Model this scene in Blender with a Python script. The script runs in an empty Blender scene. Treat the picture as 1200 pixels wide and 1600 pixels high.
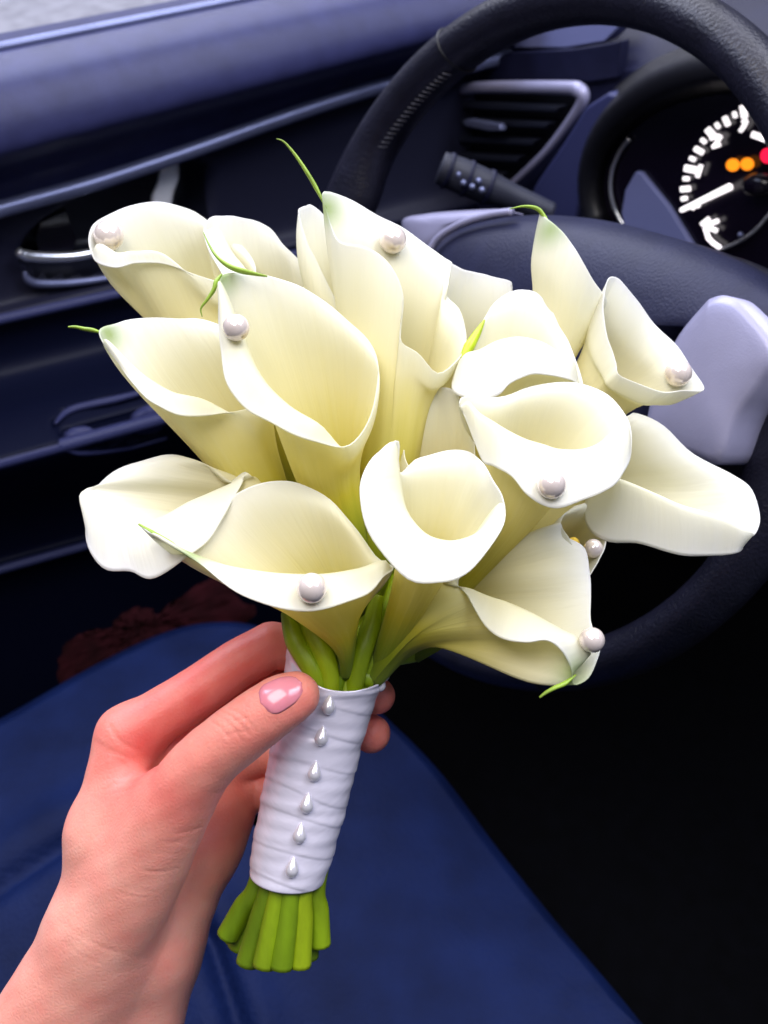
import bpy, bmesh, math, random
import numpy as np
from mathutils import Vector, Matrix
random.seed(5); np.random.seed(5)
S = bpy.context.scene
F = 1550.0                       # focal length in photograph pixels (1200 x 1600)
# ------------------------------------------------------------------ camera
PITCH = math.radians(41.5)
CAML = Vector((0, 0, 1.30))
cd = bpy.data.cameras.new('camera'); cam = bpy.data.objects.new('camera', cd)
S.collection.objects.link(cam); S.camera = cam
cam.location = CAML; cam.rotation_euler = (math.pi/2 - PITCH, 0, 0)
cd.sensor_fit = 'HORIZONTAL'; cd.sensor_width = 36; cd.lens = 36*F/1200
cd.clip_start = 0.01; cd.clip_end = 200
cd.dof.use_dof = True; cd.dof.focus_distance = 0.325; cd.dof.aperture_fstop = (cd.lens/1000)/0.0024
ROT = np.array(Matrix.Rotation(math.pi/2 - PITCH, 3, 'X'))
CL = np.array(CAML)
# ------------------------------------------------------------------ world, lamps, exposure
W_ = bpy.data.worlds.new('World'); S.world = W_; W_.use_nodes = True
bg = W_.node_tree.nodes['Background']; bg.inputs[0].default_value = (.62, .72, 1, 1); bg.inputs[1].default_value = .10
S.view_settings.view_transform = 'Standard'; S.view_settings.look = 'None'
S.view_settings.exposure = 0.0; S.view_settings.gamma = 1
def toW(q):                      # camera space in cm (right, up, depth) -> world metres
    q = np.asarray(q, float).reshape(-1, 3)*.01
    return (q*np.array([1, 1, -1]))@ROT.T + CL
def lamp(name, pos, target, size, sizey, power, col):
    l = bpy.data.lights.new(name, 'AREA'); l.shape = 'RECTANGLE'; l.size = size; l.size_y = sizey
    l.energy = power; l.color = col
    o = bpy.data.objects.new(name, l); S.collection.objects.link(o)
    p = Vector(toW(pos)[0]); t = Vector(toW(target)[0]); o.location = p
    o.rotation_euler = (t-p).to_track_quat('-Z', 'Y').to_euler(); return o
FWD = np.array([.822, .378, .426]); UP = np.array([0, .749, -.663]); LEFT = np.array([-.568, .544, .614])
lamp('passenger_window_light', (50, 84, -14), (0, -2, 36), .8, .6, 8.4, (1, .96, .93))
lamp('rear_window_light', (-22, 52, -42), (-4, -8, 36), .7, .5, 9, (1, .94, .91))
lamp('windscreen_light', FWD*70+UP*66, (5, -2, 46), 1.1, .6, 10, (.66, .74, 1))
lamp('driver_window_light', LEFT*98+UP*48+FWD*10, (-8, 5, 55), 1.0, .45, 7, (.62, .70, 1))
lamp('street_daylight', LEFT*420+UP*260+FWD*120, LEFT*380+UP*-128+FWD*120, 5, 5, 380, (.90, .91, 1))

# ------------------------------------------------------------------ helpers
def px(x, y, d): return np.array([(x-600)*d/F, (800-y)*d/F, d])
def pxa(p): p = np.asarray(p, float); return np.c_[(p[:,0]-600)*p[:,2]/F, (800-p[:,1])*p[:,2]/F, p[:,2]]
def onplane(x, y, n, v):         # the point of a plane n.q = v that is seen at x, y
    r = np.array([(x-600)/F, (800-y)/F, 1.]); return r*(v/(r@n))
def nrm(v): return v/np.linalg.norm(v)
def cr(P, n, closed=False):      # Catmull-Rom through P, n samples
    P = np.asarray(P, float); m = len(P)
    t = np.linspace(0, m if closed else m-1, n, endpoint=not closed)
    i = np.floor(t).astype(int)
    if not closed: i = np.minimum(i, m-2)
    f = (t-i)[:, None]
    g = (lambda k: P[k % m]) if closed else (lambda k: P[np.clip(k, 0, m-1)])
    a, b, c, d = g(i-1), g(i), g(i+1), g(i+2)
    return .5*((2*b)+(c-a)*f+(2*a-5*b+4*c-d)*f*f+(3*b-a-3*c+d)*f**3)
def link(o): S.collection.objects.link(o); return o
def tag(o, label=None, cat=None, group=None, kind=None):
    for k, v in (('label', label), ('category', cat), ('group', group), ('kind', kind)):
        if v: o[k] = v
    return o
def thing(name, loc, label, cat, group=None):
    o = link(bpy.data.objects.new(name, None)); o.location = toW(loc)[0]; o.empty_display_size = .02
    return tag(o, label, cat, group)
def base(parent):
    p = parent
    while p is not None and p.parent: p = p.parent
    return np.array(p.location) if p is not None else np.zeros(3)
def mk(name, verts, faces, mat, parent=None, smooth=True, attrs=None, uv=None, solid=0, bevel=0, sub=0, recalc=True):
    me = bpy.data.meshes.new(name)
    me.from_pydata((toW(verts)-base(parent)).tolist(), [], [tuple(map(int, f)) for f in faces])
    if attrs:
        for k, a in attrs.items():
            at = me.attributes.new(k, 'FLOAT', 'POINT'); at.data.foreach_set('value', np.asarray(a, np.float32))
    if uv is not None:
        l = me.uv_layers.new(name='UVMap'); vi = np.zeros(len(me.loops), int); me.loops.foreach_get('vertex_index', vi)
        l.data.foreach_set('uv', np.asarray(uv, np.float32)[vi].ravel())
    if recalc:
        bm = bmesh.new(); bm.from_mesh(me); bmesh.ops.recalc_face_normals(bm, faces=bm.faces); bm.to_mesh(me); bm.free()
    me.polygons.foreach_set('use_smooth', [smooth]*len(me.polygons)); me.update()
    me.materials.append(mat)
    o = link(bpy.data.objects.new(name, me))
    if parent is not None: o.parent = parent
    if bevel:
        b = o.modifiers.new('b', 'BEVEL'); b.width = bevel*.01; b.segments = 3; b.limit_method = 'ANGLE'; b.angle_limit = .6
    if solid:
        s = o.modifiers.new('s', 'SOLIDIFY'); s.thickness = solid*.01; s.offset = 0
    if sub:
        s = o.modifiers.new('u', 'SUBSURF'); s.levels = sub; s.render_levels = sub
    return o
def gridf(nu, nv, closed=False):
    return [(i*nv+j, ((i+1) % nu)*nv+j, ((i+1) % nu)*nv+j+1, i*nv+j+1) for i in range(nu if closed else nu-1) for j in range(nv-1)]
def tube(name, pts, rad, mat, parent=None, n=10, seg=24, sm=True, capfrac=1, sx=1.0, **k):
    P = cr(pts, seg) if len(pts) > 2 else np.linspace(pts[0], pts[1], seg)
    r = np.asarray(rad, float); r = np.interp(np.linspace(0, 1, seg), np.linspace(0, 1, len(r)), r) if r.size > 1 else np.full(seg, float(r))
    T = np.gradient(P, axis=0); T /= np.linalg.norm(T, axis=1)[:, None]
    a = np.array([0, 0, 1.]); a = a if abs(T[0]@a) < .9 else np.array([1., 0, 0]); V = []
    for i in range(seg):
        u = nrm(np.cross(T[i], a)); a = np.cross(u, T[i]); 
        for j in range(n):
            t = 2*math.pi*j/n; V.append(P[i]+r[i]*(sx*math.cos(t)*u+math.sin(t)*a))
    f = [(i*n+j, i*n+(j+1) % n, (i+1)*n+(j+1) % n, (i+1)*n+j) for i in range(seg-1) for j in range(n)]
    f += [tuple(range(n)), tuple((seg-1)*n+j for j in range(n))]
    return mk(name, V, f, mat, parent, sm, **k)
def prism(name, poly, th, mat, parent=None, bevel=.08, n=None, v=None, dn=None, smooth=True, pts=None):
    """outline (pixels) on plane n.q=v, made th cm thick along dn"""
    P = np.array([onplane(x, y, n, v) for x, y in poly]) if pts is None else np.asarray(pts)
    dn = -n if dn is None else dn
    m = len(P); V = np.r_[P, P+dn*th]
    f = [tuple(range(m)), tuple(range(m, 2*m))]+[(i, (i+1) % m, m+(i+1) % m, m+i) for i in range(m)]
    o = mk(name, V, f, mat, parent, smooth, bevel=bevel)
    if smooth:
        for p in o.data.polygons: p.use_smooth = len(p.vertices) == 4
    return o
def dome(name, outline, nrmv, h, mat, parent=None, rings=8, edge=.35, skirt=0.):
    """closed outline (cam points) filled by a cushion that rises h along nrmv"""
    P = np.asarray(outline); c = P.mean(0); m = len(P); V = []; 
    if skirt: V += list(P-nrmv*skirt)
    for k in range(rings):
        t = k/rings; s = 1-t; V += list(c+(P-c)*s+nrmv*h*(1-s**2.4)**.55)
    V.append(c+nrmv*h); R = rings+(1 if skirt else 0)
    f = [(k*m+i, k*m+(i+1) % m, (k+1)*m+(i+1) % m, (k+1)*m+i) for k in range(R-1) for i in range(m)]
    f += [((R-1)*m+i, (R-1)*m+(i+1) % m, R*m) for i in range(m)]
    return mk(name, V, f, mat, parent)
def sphere(name, c, r, mat, parent, ax=None, tear=0, n=20):
    ax = np.array([0, 1., 0]) if ax is None else nrm(ax)
    e1 = nrm(np.cross(ax, [0, 0, 1.])); e2 = np.cross(ax, e1); V = []
    for i in range(n+1):
        t = math.pi*i/n; z = math.cos(t); w = math.sin(t)
        if tear: w *= (1-.55*max(0, z)**1.2); z = z*1.9 if z > 0 else z*1.1
        for j in range(n):
            p = 2*math.pi*j/n; V.append(c+r*(ax*z+w*(e1*math.cos(p)+e2*math.sin(p))))
    return mk(name, V, gridf2(n+1, n), mat, parent)
def gridf2(nu, nv): return [(i*nv+j, i*nv+(j+1) % nv, (i+1)*nv+(j+1) % nv, (i+1)*nv+j) for i in range(nu-1) for j in range(nv)]

# ------------------------------------------------------------------ materials
def mat(name, col, rough=.5, metal=0, spec=.5, noise=0, nscale=40, bump=0, bscale=200, coat=0, emit=0, sss=0, sssr=(1, .3, .15), sheen=0, stretch=None):
    m = bpy.data.materials.new(name); m.use_nodes = True; nt = m.node_tree; b = nt.nodes['Principled BSDF']
    b.inputs['Base Color'].default_value = (*col, 1); b.inputs['Roughness'].default_value = rough
    b.inputs['Metallic'].default_value = metal; b.inputs['Specular IOR Level'].default_value = spec
    b.inputs['Coat Weight'].default_value = coat; b.inputs['Sheen Weight'].default_value = sheen
    if emit: b.inputs['Emission Color'].default_value = (*col, 1); b.inputs['Emission Strength'].default_value = emit
    if sss:
        b.inputs['Subsurface Weight'].default_value = sss; b.inputs['Subsurface Radius'].default_value = sssr; b.inputs['Subsurface Scale'].default_value = .004
    tc = nt.nodes.new('ShaderNodeTexCoord'); src = tc.outputs['Object']
    if stretch:
        mp = nt.nodes.new('ShaderNodeMapping'); mp.inputs['Scale'].default_value = stretch; nt.links.new(src, mp.inputs[0]); src = mp.outputs[0]
    if noise:
        n = nt.nodes.new('ShaderNodeTexNoise'); n.inputs['Scale'].default_value = nscale; n.inputs['Detail'].default_value = 5
        nt.links.new(src, n.inputs['Vector'])
        r = nt.nodes.new('ShaderNodeValToRGB'); r.color_ramp.elements[0].position = .3; r.color_ramp.elements[1].position = .7
        r.color_ramp.elements[0].color = (*[c*(1-noise) for c in col], 1); r.color_ramp.elements[1].color = (*[min(1, c*(1+noise)) for c in col], 1)
        nt.links.new(n.outputs['Fac'], r.inputs[0]); nt.links.new(r.outputs[0], b.inputs['Base Color'])
    if bump:
        n2 = nt.nodes.new('ShaderNodeTexNoise'); n2.inputs['Scale'].default_value = bscale; n2.inputs['Detail'].default_value = 3
        nt.links.new(src, n2.inputs['Vector'])
        bp = nt.nodes.new('ShaderNodeBump'); bp.inputs['Strength'].default_value = bump; bp.inputs['Distance'].default_value = .001
        nt.links.new(n2.outputs['Fac'], bp.inputs['Height']); nt.links.new(bp.outputs[0], b.inputs['Normal'])
    return m
M = {}
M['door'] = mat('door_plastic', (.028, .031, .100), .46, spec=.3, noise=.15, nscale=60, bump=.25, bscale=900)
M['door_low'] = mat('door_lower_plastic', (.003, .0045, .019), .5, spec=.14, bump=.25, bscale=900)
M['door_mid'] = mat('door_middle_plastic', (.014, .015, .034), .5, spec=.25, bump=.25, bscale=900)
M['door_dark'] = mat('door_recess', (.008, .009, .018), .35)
M['trim'] = mat('satin_trim', (.17, .19, .33), .36, metal=.55, noise=.1, nscale=30)
M['chrome'] = mat('chrome', (.85, .87, .92), .16, metal=.85)
M['lever'] = mat('polished_lever', (.92, .93, .98), .22, metal=.35)
M['silver'] = mat('silver_plastic', (.30, .295, .44), .40, metal=.2, noise=.06, nscale=50, bump=.08, bscale=1200)
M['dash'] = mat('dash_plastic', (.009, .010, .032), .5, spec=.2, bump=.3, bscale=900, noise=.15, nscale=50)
M['dash_lit'] = mat('dash_panel', (.034, .039, .115), .48, spec=.25, bump=.2, bscale=900)  # lit copy of the dash plastic, the light put into its colour
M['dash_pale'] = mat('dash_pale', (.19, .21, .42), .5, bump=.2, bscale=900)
M['slat'] = mat('vent_slat_plastic', (.012, .014, .026), .4, spec=.5)
M['stalk'] = mat('stalk_plastic', (.022, .024, .040), .5, spec=.3, bump=.3, bscale=900)
M['black'] = mat('black_plastic', (.004, .004, .007), .45)
M['gloss'] = mat('gloss_black', (.005, .003, .009), .2)
M['leather'] = mat('wheel_leather', (.009, .009, .019), .36, spec=.32, noise=.25, nscale=80, bump=.55, bscale=620)
M['hub'] = mat('hub_cover', (.016, .018, .046), .45, spec=.25, bump=.3, bscale=800, noise=.12, nscale=60)
M['seat'] = mat('seat_leather', (.0042, .0105, .052), .58, spec=.08, noise=.3, nscale=22, bump=.55, bscale=330)
M['carpet'] = mat('carpet', (.0010, .0010, .0018), .95, spec=.1, noise=.4, nscale=60, bump=.6, bscale=500)
M['red'] = mat('dark_red_cloth', (.020, .003, .005), .95, spec=.1, noise=.5, nscale=40, bump=.3, bscale=120)
M['road'] = mat('asphalt', (.36, .36, .42), .75, noise=.22, nscale=14, bump=.4, bscale=60)
M['lit_white'] = mat('lit_white', (1, .93, .95), .5, emit=1.6)
M['lit_orange'] = mat('lit_orange', (1, .28, .01), .5, emit=1.3)
M['lit_red'] = mat('lit_red', (1, .01, .06), .5, emit=1.2)
M['print'] = mat('grey_print', (.05, .05, .07), .6)
M['stem'] = mat('stem_green', (.22, .34, .006), .42, noise=.35, nscale=90, bump=.25, bscale=300, stretch=(1, .35, .35))
M['tip'] = mat('tip_green', (.26, .40, .04), .45, noise=.25, nscale=150)
M['cut'] = mat('cut_end', (.50, .56, .30), .6)
M['spadix'] = mat('spadix', (.78, .52, .05), .7, bump=.8, bscale=900)
M['pearl'] = mat('pearl', (.84, .73, .68), .13, metal=.3, coat=1, noise=.06, nscale=60)
M['pearl_pin'] = mat('pearl_pin', (.80, .78, .85), .13, metal=.35, coat=1)
M['nail'] = mat('nail', (.80, .24, .30), .22, coat=.5, sss=.2)
M['glass'] = None
def vary(m, amt=.35):           # each stem a little lighter or yellower than the next
    nt = m.node_tree; b = nt.nodes['Principled BSDF']; src = b.inputs['Base Color'].links[0].from_socket
    oi = nt.nodes.new('ShaderNodeObjectInfo'); hs = nt.nodes.new('ShaderNodeHueSaturation')
    for sock, a, c in (('Value', 2*amt, 1-amt), ('Hue', -.035, .512)):
        ma = nt.nodes.new('ShaderNodeMath'); ma.operation = 'MULTIPLY_ADD'; ma.inputs[1].default_value = a; ma.inputs[2].default_value = c
        nt.links.new(oi.outputs['Random'], ma.inputs[0]); nt.links.new(ma.outputs[0], hs.inputs[sock])
    nt.links.new(src, hs.inputs['Color']); nt.links.new(hs.outputs[0], b.inputs['Base Color'])
vary(M['stem'])
def petal_mat():
    m = bpy.data.materials.new('calla_petal'); m.use_nodes = True; nt = m.node_tree; N = nt.nodes; L = nt.links
    b = N['Principled BSDF']; b.inputs['Roughness'].default_value = .42; b.inputs['Specular IOR Level'].default_value = .35
    b.inputs['Sheen Weight'].default_value = .08
    at = N.new('ShaderNodeAttribute'); at.attribute_name = 'tv'
    ag = N.new('ShaderNodeAttribute'); ag.attribute_name = 'green'
    uv = N.new('ShaderNodeUVMap'); mp = N.new('ShaderNodeMapping'); mp.inputs['Scale'].default_value = (24, 1.1, 1)
    L.new(uv.outputs[0], mp.inputs[0])
    ns = N.new('ShaderNodeTexNoise'); ns.inputs['Scale'].default_value = 1.6; ns.inputs['Detail'].default_value = 4; L.new(mp.outputs[0], ns.inputs['Vector'])
    ma = N.new('ShaderNodeMath'); ma.operation = 'MULTIPLY_ADD'; ma.inputs[1].default_value = .08; L.new(ns.outputs['Fac'], ma.inputs[0]); 
    sb = N.new('ShaderNodeMath'); sb.operation = 'SUBTRACT'; sb.inputs[1].default_value = .04; L.new(at.outputs['Fac'], sb.inputs[0]); L.new(sb.outputs[0], ma.inputs[2])
    r = N.new('ShaderNodeValToRGB'); e = r.color_ramp.elements
    e[0].position = 0; e[0].color = (.24, .34, .03, 1); e[1].position = 1; e[1].color = (.85, .85, .84, 1)
    for p, c in ((.12, (.36, .44, .02)), (.26, (.68, .61, .06)), (.40, (.83, .76, .28)), (.55, (.88, .83, .52)), (.76, (.88, .86, .68)), (.93, (.87, .865, .79))):
        q = e.new(p); q.color = (*c, 1)
    L.new(ma.outputs[0], r.inputs[0])
    mx = N.new('ShaderNodeMix'); mx.data_type = 'RGBA'; mx.inputs['B'].default_value = (.30, .44, .05, 1)
    L.new(ag.outputs['Fac'], mx.inputs['Factor']); L.new(r.outputs[0], mx.inputs['A'])
    col = mx.outputs['Result']; L.new(col, b.inputs['Base Color'])
    bp = N.new('ShaderNodeBump'); bp.inputs['Strength'].default_value = .30; bp.inputs['Distance'].default_value = .0008
    L.new(ns.outputs['Fac'], bp.inputs['Height']); L.new(bp.outputs[0], b.inputs['Normal'])
    tr = N.new('ShaderNodeBsdfTranslucent'); L.new(col, tr.inputs[0]); L.new(bp.outputs[0], tr.inputs['Normal'])
    ms = N.new('ShaderNodeMixShader'); ms.inputs[0].default_value = .45
    L.new(b.outputs[0], ms.inputs[1]); L.new(tr.outputs[0], ms.inputs[2]); L.new(ms.outputs[0], N['Material Output'].inputs[0])
    return m
M['petal'] = petal_mat()
def skin_mat():
    m = mat('skin', (.72, .40, .30), .46, spec=.4, sss=.35); nt = m.node_tree; N = nt.nodes; L = nt.links; b = N['Principled BSDF']
    at = N.new('ShaderNodeAttribute'); at.attribute_name = 'red'
    n = N.new('ShaderNodeTexNoise'); n.inputs['Scale'].default_value = 75; n.inputs['Detail'].default_value = 8
    tc = N.new('ShaderNodeTexCoord'); L.new(tc.outputs['Object'], n.inputs['Vector'])
    ad = N.new('ShaderNodeMath'); ad.operation = 'MULTIPLY_ADD'; ad.inputs[1].default_value = .62; L.new(n.outputs['Fac'], ad.inputs[0]); L.new(at.outputs['Fac'], ad.inputs[2])
    r = N.new('ShaderNodeValToRGB'); e = r.color_ramp.elements
    e[0].position = .15; e[0].color = (.85, .43, .335, 1); e[1].position = 1.0; e[1].color = (.74, .13, .11, 1)
    q = e.new(.5); q.color = (.82, .30, .235, 1); L.new(ad.outputs[0], r.inputs[0]); L.new(r.outputs[0], b.inputs['Base Color'])
    v = N.new('ShaderNodeTexVoronoi'); v.inputs['Scale'].default_value = 620; v.feature = 'DISTANCE_TO_EDGE'; L.new(tc.outputs['Object'], v.inputs['Vector'])
    bp = N.new('ShaderNodeBump'); bp.inputs['Strength'].default_value = .35; bp.inputs['Distance'].default_value = .0004
    L.new(v.outputs['Distance'], bp.inputs['Height']); L.new(bp.outputs[0], b.inputs['Normal'])
    return m
M['skin'] = skin_mat()
def satin_mat():
    m = mat('white_satin', (.80, .77, .91), .24, spec=.7, metal=.22, coat=.2, noise=.05, nscale=25, bump=.35, bscale=70, stretch=(1, 1, 3.5)); return m
M['satin'] = satin_mat()
def glass_mat(name, w=.10):
    m = bpy.data.materials.new(name); m.use_nodes = True; nt = m.node_tree; N = nt.nodes; L = nt.links
    t = N.new('ShaderNodeBsdfTransparent'); g = N.new('ShaderNodeBsdfGlossy'); g.inputs['Roughness'].default_value = .02
    ms = N.new('ShaderNodeMixShader'); ms.inputs[0].default_value = w
    L.new(t.outputs[0], ms.inputs[1]); L.new(g.outputs[0], ms.inputs[2]); L.new(ms.outputs[0], N['Material Output'].inputs[0]); return m
M['glass'] = glass_mat('window_glass', .05)

# ================================================================== SETTING
def upH(x, y, H): return onplane(x, y, UP, H)
def slab(name, H, cen, hf, hl, m, kind='structure'):
    c = FWD*cen[0]+LEFT*cen[1]+UP*H
    V = [c+FWD*a*hf+LEFT*b*hl for a, b in ((-1, -1), (1, -1), (1, 1), (-1, 1))]; V += [v-UP*2 for v in V]
    return tag(mk(name, V, [(0, 1, 2, 3), (4, 5, 6, 7), (0, 1, 5, 4), (1, 2, 6, 5), (2, 3, 7, 6), (3, 0, 4, 7)], m, None, False), kind=kind)
slab('car_floor', -92, (30, 20), 110, 58, M['carpet'])
slab('road', -128, (100, 500), 700, 415, M['road'])
# firewall closing the footwell
fw = [FWD*95+LEFT*b+UP*h for b, h in ((-60, -92), (76, -92), (76, -12), (-60, -12))]
tag(mk('firewall', fw+[p+FWD*2 for p in fw], [(0, 1, 2, 3), (4, 5, 6, 7), (0, 1, 5, 4), (1, 2, 6, 5), (2, 3, 7, 6), (3, 0, 4, 7)], M['carpet'], None, False), kind='structure')

# ------------------------------------------------------------------ driver's door
door = thing('door_lining', onplane(0, 1300, LEFT, 72), 'dark navy car door panel with chrome handle and armrest switches', 'car door')
rails = [  # y at x=0, slope, distance L from camera
    (52, -.190, 80.5), (64, -.195, 77.5), (76, -.20, 75), (90, -.205, 73), (130, -.22, 70.6), (185, -.24, 69.2), (232, -.262, 68.8), (252, -.27, 69.6),
    (270, -.285, 72.2), (300, -.305, 73.6), (345, -.32, 74), (400, -.30, 74.6), (470, -.26, 74.4), (492, -.235, 73.2), (515, -.235, 73.6), (570, -.25, 73.6),
    (604, -.255, 72), (650, -.26, 67), (705, -.27, 63.2), (722, -.27, 62.6), (745, -.27, 63.2), (800, -.275, 69), (868, -.28, 70.5), (890, -.28, 69.2), (905, -.28, 70.2),
    (980, -.28, 71.5), (1250, -.28, 72.5), (1700, -.28, 73)]
NV = 260; NX = 200
RR = cr(rails, NV)
def Lat(x, y): return RR[np.argmin(abs(RR[:, 0]+RR[:, 1]*x-y)), 2]
xs = np.linspace(-650, 1150, NX)
def inside(poly, X, Y):
    r = np.zeros(X.shape, bool); m = len(poly)
    for i in range(m):
        (x1, y1), (x2, y2) = poly[i], poly[(i+1) % m]
        c = ((y1 > Y) != (y2 > Y)) & (X < (x2-x1)*(Y-y1)/(y2-y1+1e-9)+x1); r ^= c
    return r
def pdist(poly, X, Y):
    d = np.full(X.shape, 1e9); m = len(poly)
    for i in range(m):
        a = np.array(poly[i], float); b = np.array(poly[(i+1) % m], float); ab = b-a
        t = np.clip(((X-a[0])*ab[0]+(Y-a[1])*ab[1])/(ab@ab), 0, 1)
        d = np.minimum(d, np.hypot(X-a[0]-t*ab[0], Y-a[1]-t*ab[1]))
    return d
bowl = cr([(26, 405), (45, 362), (100, 318), (170, 283), (240, 254), (300, 243), (330, 260), (334, 300), (326, 350), (290, 400), (200, 428), (90, 438), (40, 432)], 60, True)
swit = cr([(84, 660), (110, 638), (180, 622), (250, 612), (262, 640), (262, 680), (200, 696), (120, 703), (92, 690)], 40, True)
XX, TT = np.meshgrid(xs, np.arange(NV), indexing='ij')
YY = RR[TT, 0]+RR[TT, 1]*XX; LL = RR[TT, 2]
den = LEFT[0]*(XX-600)/F+LEFT[1]*(800-YY)/F+LEFT[2]
# the panel is curved a little towards the front of the car
LL = LL - np.clip((XX-500)/600, 0, 1)**2*6
Z = LL/den
Q = np.stack([(XX-600)*Z/F, (800-YY)*Z/F, Z], -1)
ib = inside(bowl, XX, YY); db = np.clip(pdist(bowl, XX, YY)/26, 0, 1)
isw = inside(swit, XX, YY); ds = np.clip(pdist(swit, XX, YY)/12, 0, 1)
Q += LEFT*((ib*(db*db*(3-2*db))*4.2)[..., None]); Q += LEFT*((isw*(ds*ds*(3-2*ds))*1.6)[..., None])
Q = Q.reshape(-1, 3); fc = gridf(NX, NV)
fi = np.array(fc); inb = ib.ravel()[fi].all(1); ins = isw.ravel()[fi].all(1)
def sub_mesh(name, sel, m, parent):
    f = fi[sel]; u, inv = np.unique(f.ravel(), return_inverse=True)
    return mk(name, Q[u], inv.reshape(-1, 4), m, parent)
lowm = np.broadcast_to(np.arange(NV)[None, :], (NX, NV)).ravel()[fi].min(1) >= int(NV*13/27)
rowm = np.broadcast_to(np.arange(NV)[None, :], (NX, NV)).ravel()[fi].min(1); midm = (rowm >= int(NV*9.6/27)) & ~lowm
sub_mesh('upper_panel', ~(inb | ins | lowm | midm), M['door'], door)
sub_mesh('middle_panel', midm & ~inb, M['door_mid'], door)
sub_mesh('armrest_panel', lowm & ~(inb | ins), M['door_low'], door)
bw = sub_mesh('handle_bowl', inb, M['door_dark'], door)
sw = sub_mesh('switch_recess', ins, M['door_low'], door)
def dr(x, y, L): return onplane(x, y, LEFT, L)
tube('trim_strip', [dr(x, 327+s, 72.6-max(0, (x-500)/600)**2*6) for x, s in ((-500, 120), (-200, 60), (0, 0), (150, -42), (300, -92), (420, -135), (540, -175), (640, -203), (900, -262))], .62, M['trim'], door, seg=60)
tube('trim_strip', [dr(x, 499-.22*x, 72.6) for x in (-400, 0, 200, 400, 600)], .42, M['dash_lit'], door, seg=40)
tube('window_seal', [dr(x, 74-.2*x, 74.6) for x in (-500, -100, 0, 200, 400, 700)], .35, M['trim'], door, seg=40)
ch = prism('door_handle', [(247, 264), (260, 258), (277, 260), (276, 285), (268, 308), (262, 340), (232, 340), (234, 310), (243, 288)], 1.2, M['lever'], door, .4, n=LEFT, v=75, dn=nrm(-LEFT+UP*.9))
tube('handle_edge', [dr(x, y, 73.4) for x, y in ((28, 392), (38, 399), (70, 402), (110, 401), (150, 394), (200, 380))], [.3, .42, .4, .38, .35, .3], M['chrome'], ch, seg=40)
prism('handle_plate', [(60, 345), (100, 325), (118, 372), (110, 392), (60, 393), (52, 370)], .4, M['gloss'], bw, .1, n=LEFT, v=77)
tube('bowl_lip', [dr(x, y, 73.7) for x, y in ((38, 425), (44, 437), (62, 443), (110, 442), (170, 434), (230, 420))], [.15, .32, .34, .3, .28, .2], M['trim'], bw, seg=40)
for c in ([(100, 676), (135, 668), (160, 684), (150, 700), (112, 698)], [(205, 648), (240, 632), (262, 640), (252, 662), (215, 668)]):
    dome('window_switch', np.array([dr(x, y, Lat(x, y)+.7) for x, y in cr(c, 20, True)]), nrm(UP-LEFT*.5), .9, M['dash_lit'], sw, 5, skirt=1)
tube('recess_highlight', [dr(x, y, Lat(x, y)-.1) for x, y in ((86, 662), (112, 640), (180, 624), (250, 606))], [.1, .3, .3, .15], M['dash_lit'], sw, seg=24)  # highlight on the lip of the switch recess, modelled as lighter tubes
tube('recess_highlight', [dr(x, y, Lat(x, y)-.1) for x, y in ((92, 695), (125, 708), (200, 700), (262, 684))], [.08, .2, .2, .1], M['dash_lit'], sw, seg=24)
tube('armrest_highlight', [dr(x, 722-.27*x, 62.9) for x in (-500, -200, 0, 150, 300, 600)], .55, M['dash_lit'], door, seg=40)  # highlight along the armrest front, put in as a lighter blue tube
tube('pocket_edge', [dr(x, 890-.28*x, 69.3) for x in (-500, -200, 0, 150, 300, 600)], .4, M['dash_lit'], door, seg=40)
# window pane above the sill, standing in the door
pn = [dr(x, 60-.19*x, 79.5) for x in (-650, 1000)]; pn += [p+UP*45 for p in pn[::-1]]
mk('window_pane', pn+[p+LEFT*.4 for p in pn], [(0, 1, 2, 3), (4, 5, 6, 7), (0, 1, 5, 4), (1, 2, 6, 5), (2, 3, 7, 6), (3, 0, 4, 7)], M['glass'], door, False)

# ------------------------------------------------------------------ dashboard
dash = thing('dashboard', FWD*62+UP*-40, 'dark blue dashboard with side air vent behind the steering wheel', 'dashboard')
def dp(x, y, v): return onplane(x, y, FWD, v)
drails = [(-260, 100), (-120, 82), (-40, 72), (30, 66), (100, 62.5), (140, 62), (330, 61.5), (480, 62), (620, 63), (720, 70)]
DR = cr(drails, 60); dx = np.linspace(470, 2300, 70)
V = [dp(x, y+(x-1000)*.03, v + max(0, (640-x)/170)**2*10) for x in dx for y, v in DR]
mk('dash_body', V, gridf(70, 60), M['dash'], dash)
def dpr(name, poly, v, th, m, parent=dash, bevel=.12): return prism(name, poly, th, m, parent, bevel, n=FWD, v=v)
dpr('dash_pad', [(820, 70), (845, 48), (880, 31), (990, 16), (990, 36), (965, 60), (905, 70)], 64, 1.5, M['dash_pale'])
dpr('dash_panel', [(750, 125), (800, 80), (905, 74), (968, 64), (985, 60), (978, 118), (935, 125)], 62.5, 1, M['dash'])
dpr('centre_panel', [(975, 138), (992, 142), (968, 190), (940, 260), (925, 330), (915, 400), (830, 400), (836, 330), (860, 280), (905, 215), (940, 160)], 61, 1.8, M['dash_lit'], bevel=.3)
vent = dpr('air_vent', [(640, 290), (700, 132), (900, 128), (918, 142), (915, 165), (865, 235), (800, 300), (740, 310)], 62, .6, M['black'])
fr = [dp(x, y, 60) for x, y in ((715, 140), (760, 136), (880, 137), (906, 142), (910, 158), (890, 190), (850, 240), (795, 292))]
tube('vent_frame', fr, [.45, .5, .55, .62, .5, .4, .34, .32], M['silver'], vent, seg=60, n=12)
tube('vent_frame', [dp(x, y, 60) for x, y in ((632, 262), (655, 266), (684, 270))], .6, M['silver'], vent, seg=12)
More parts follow.
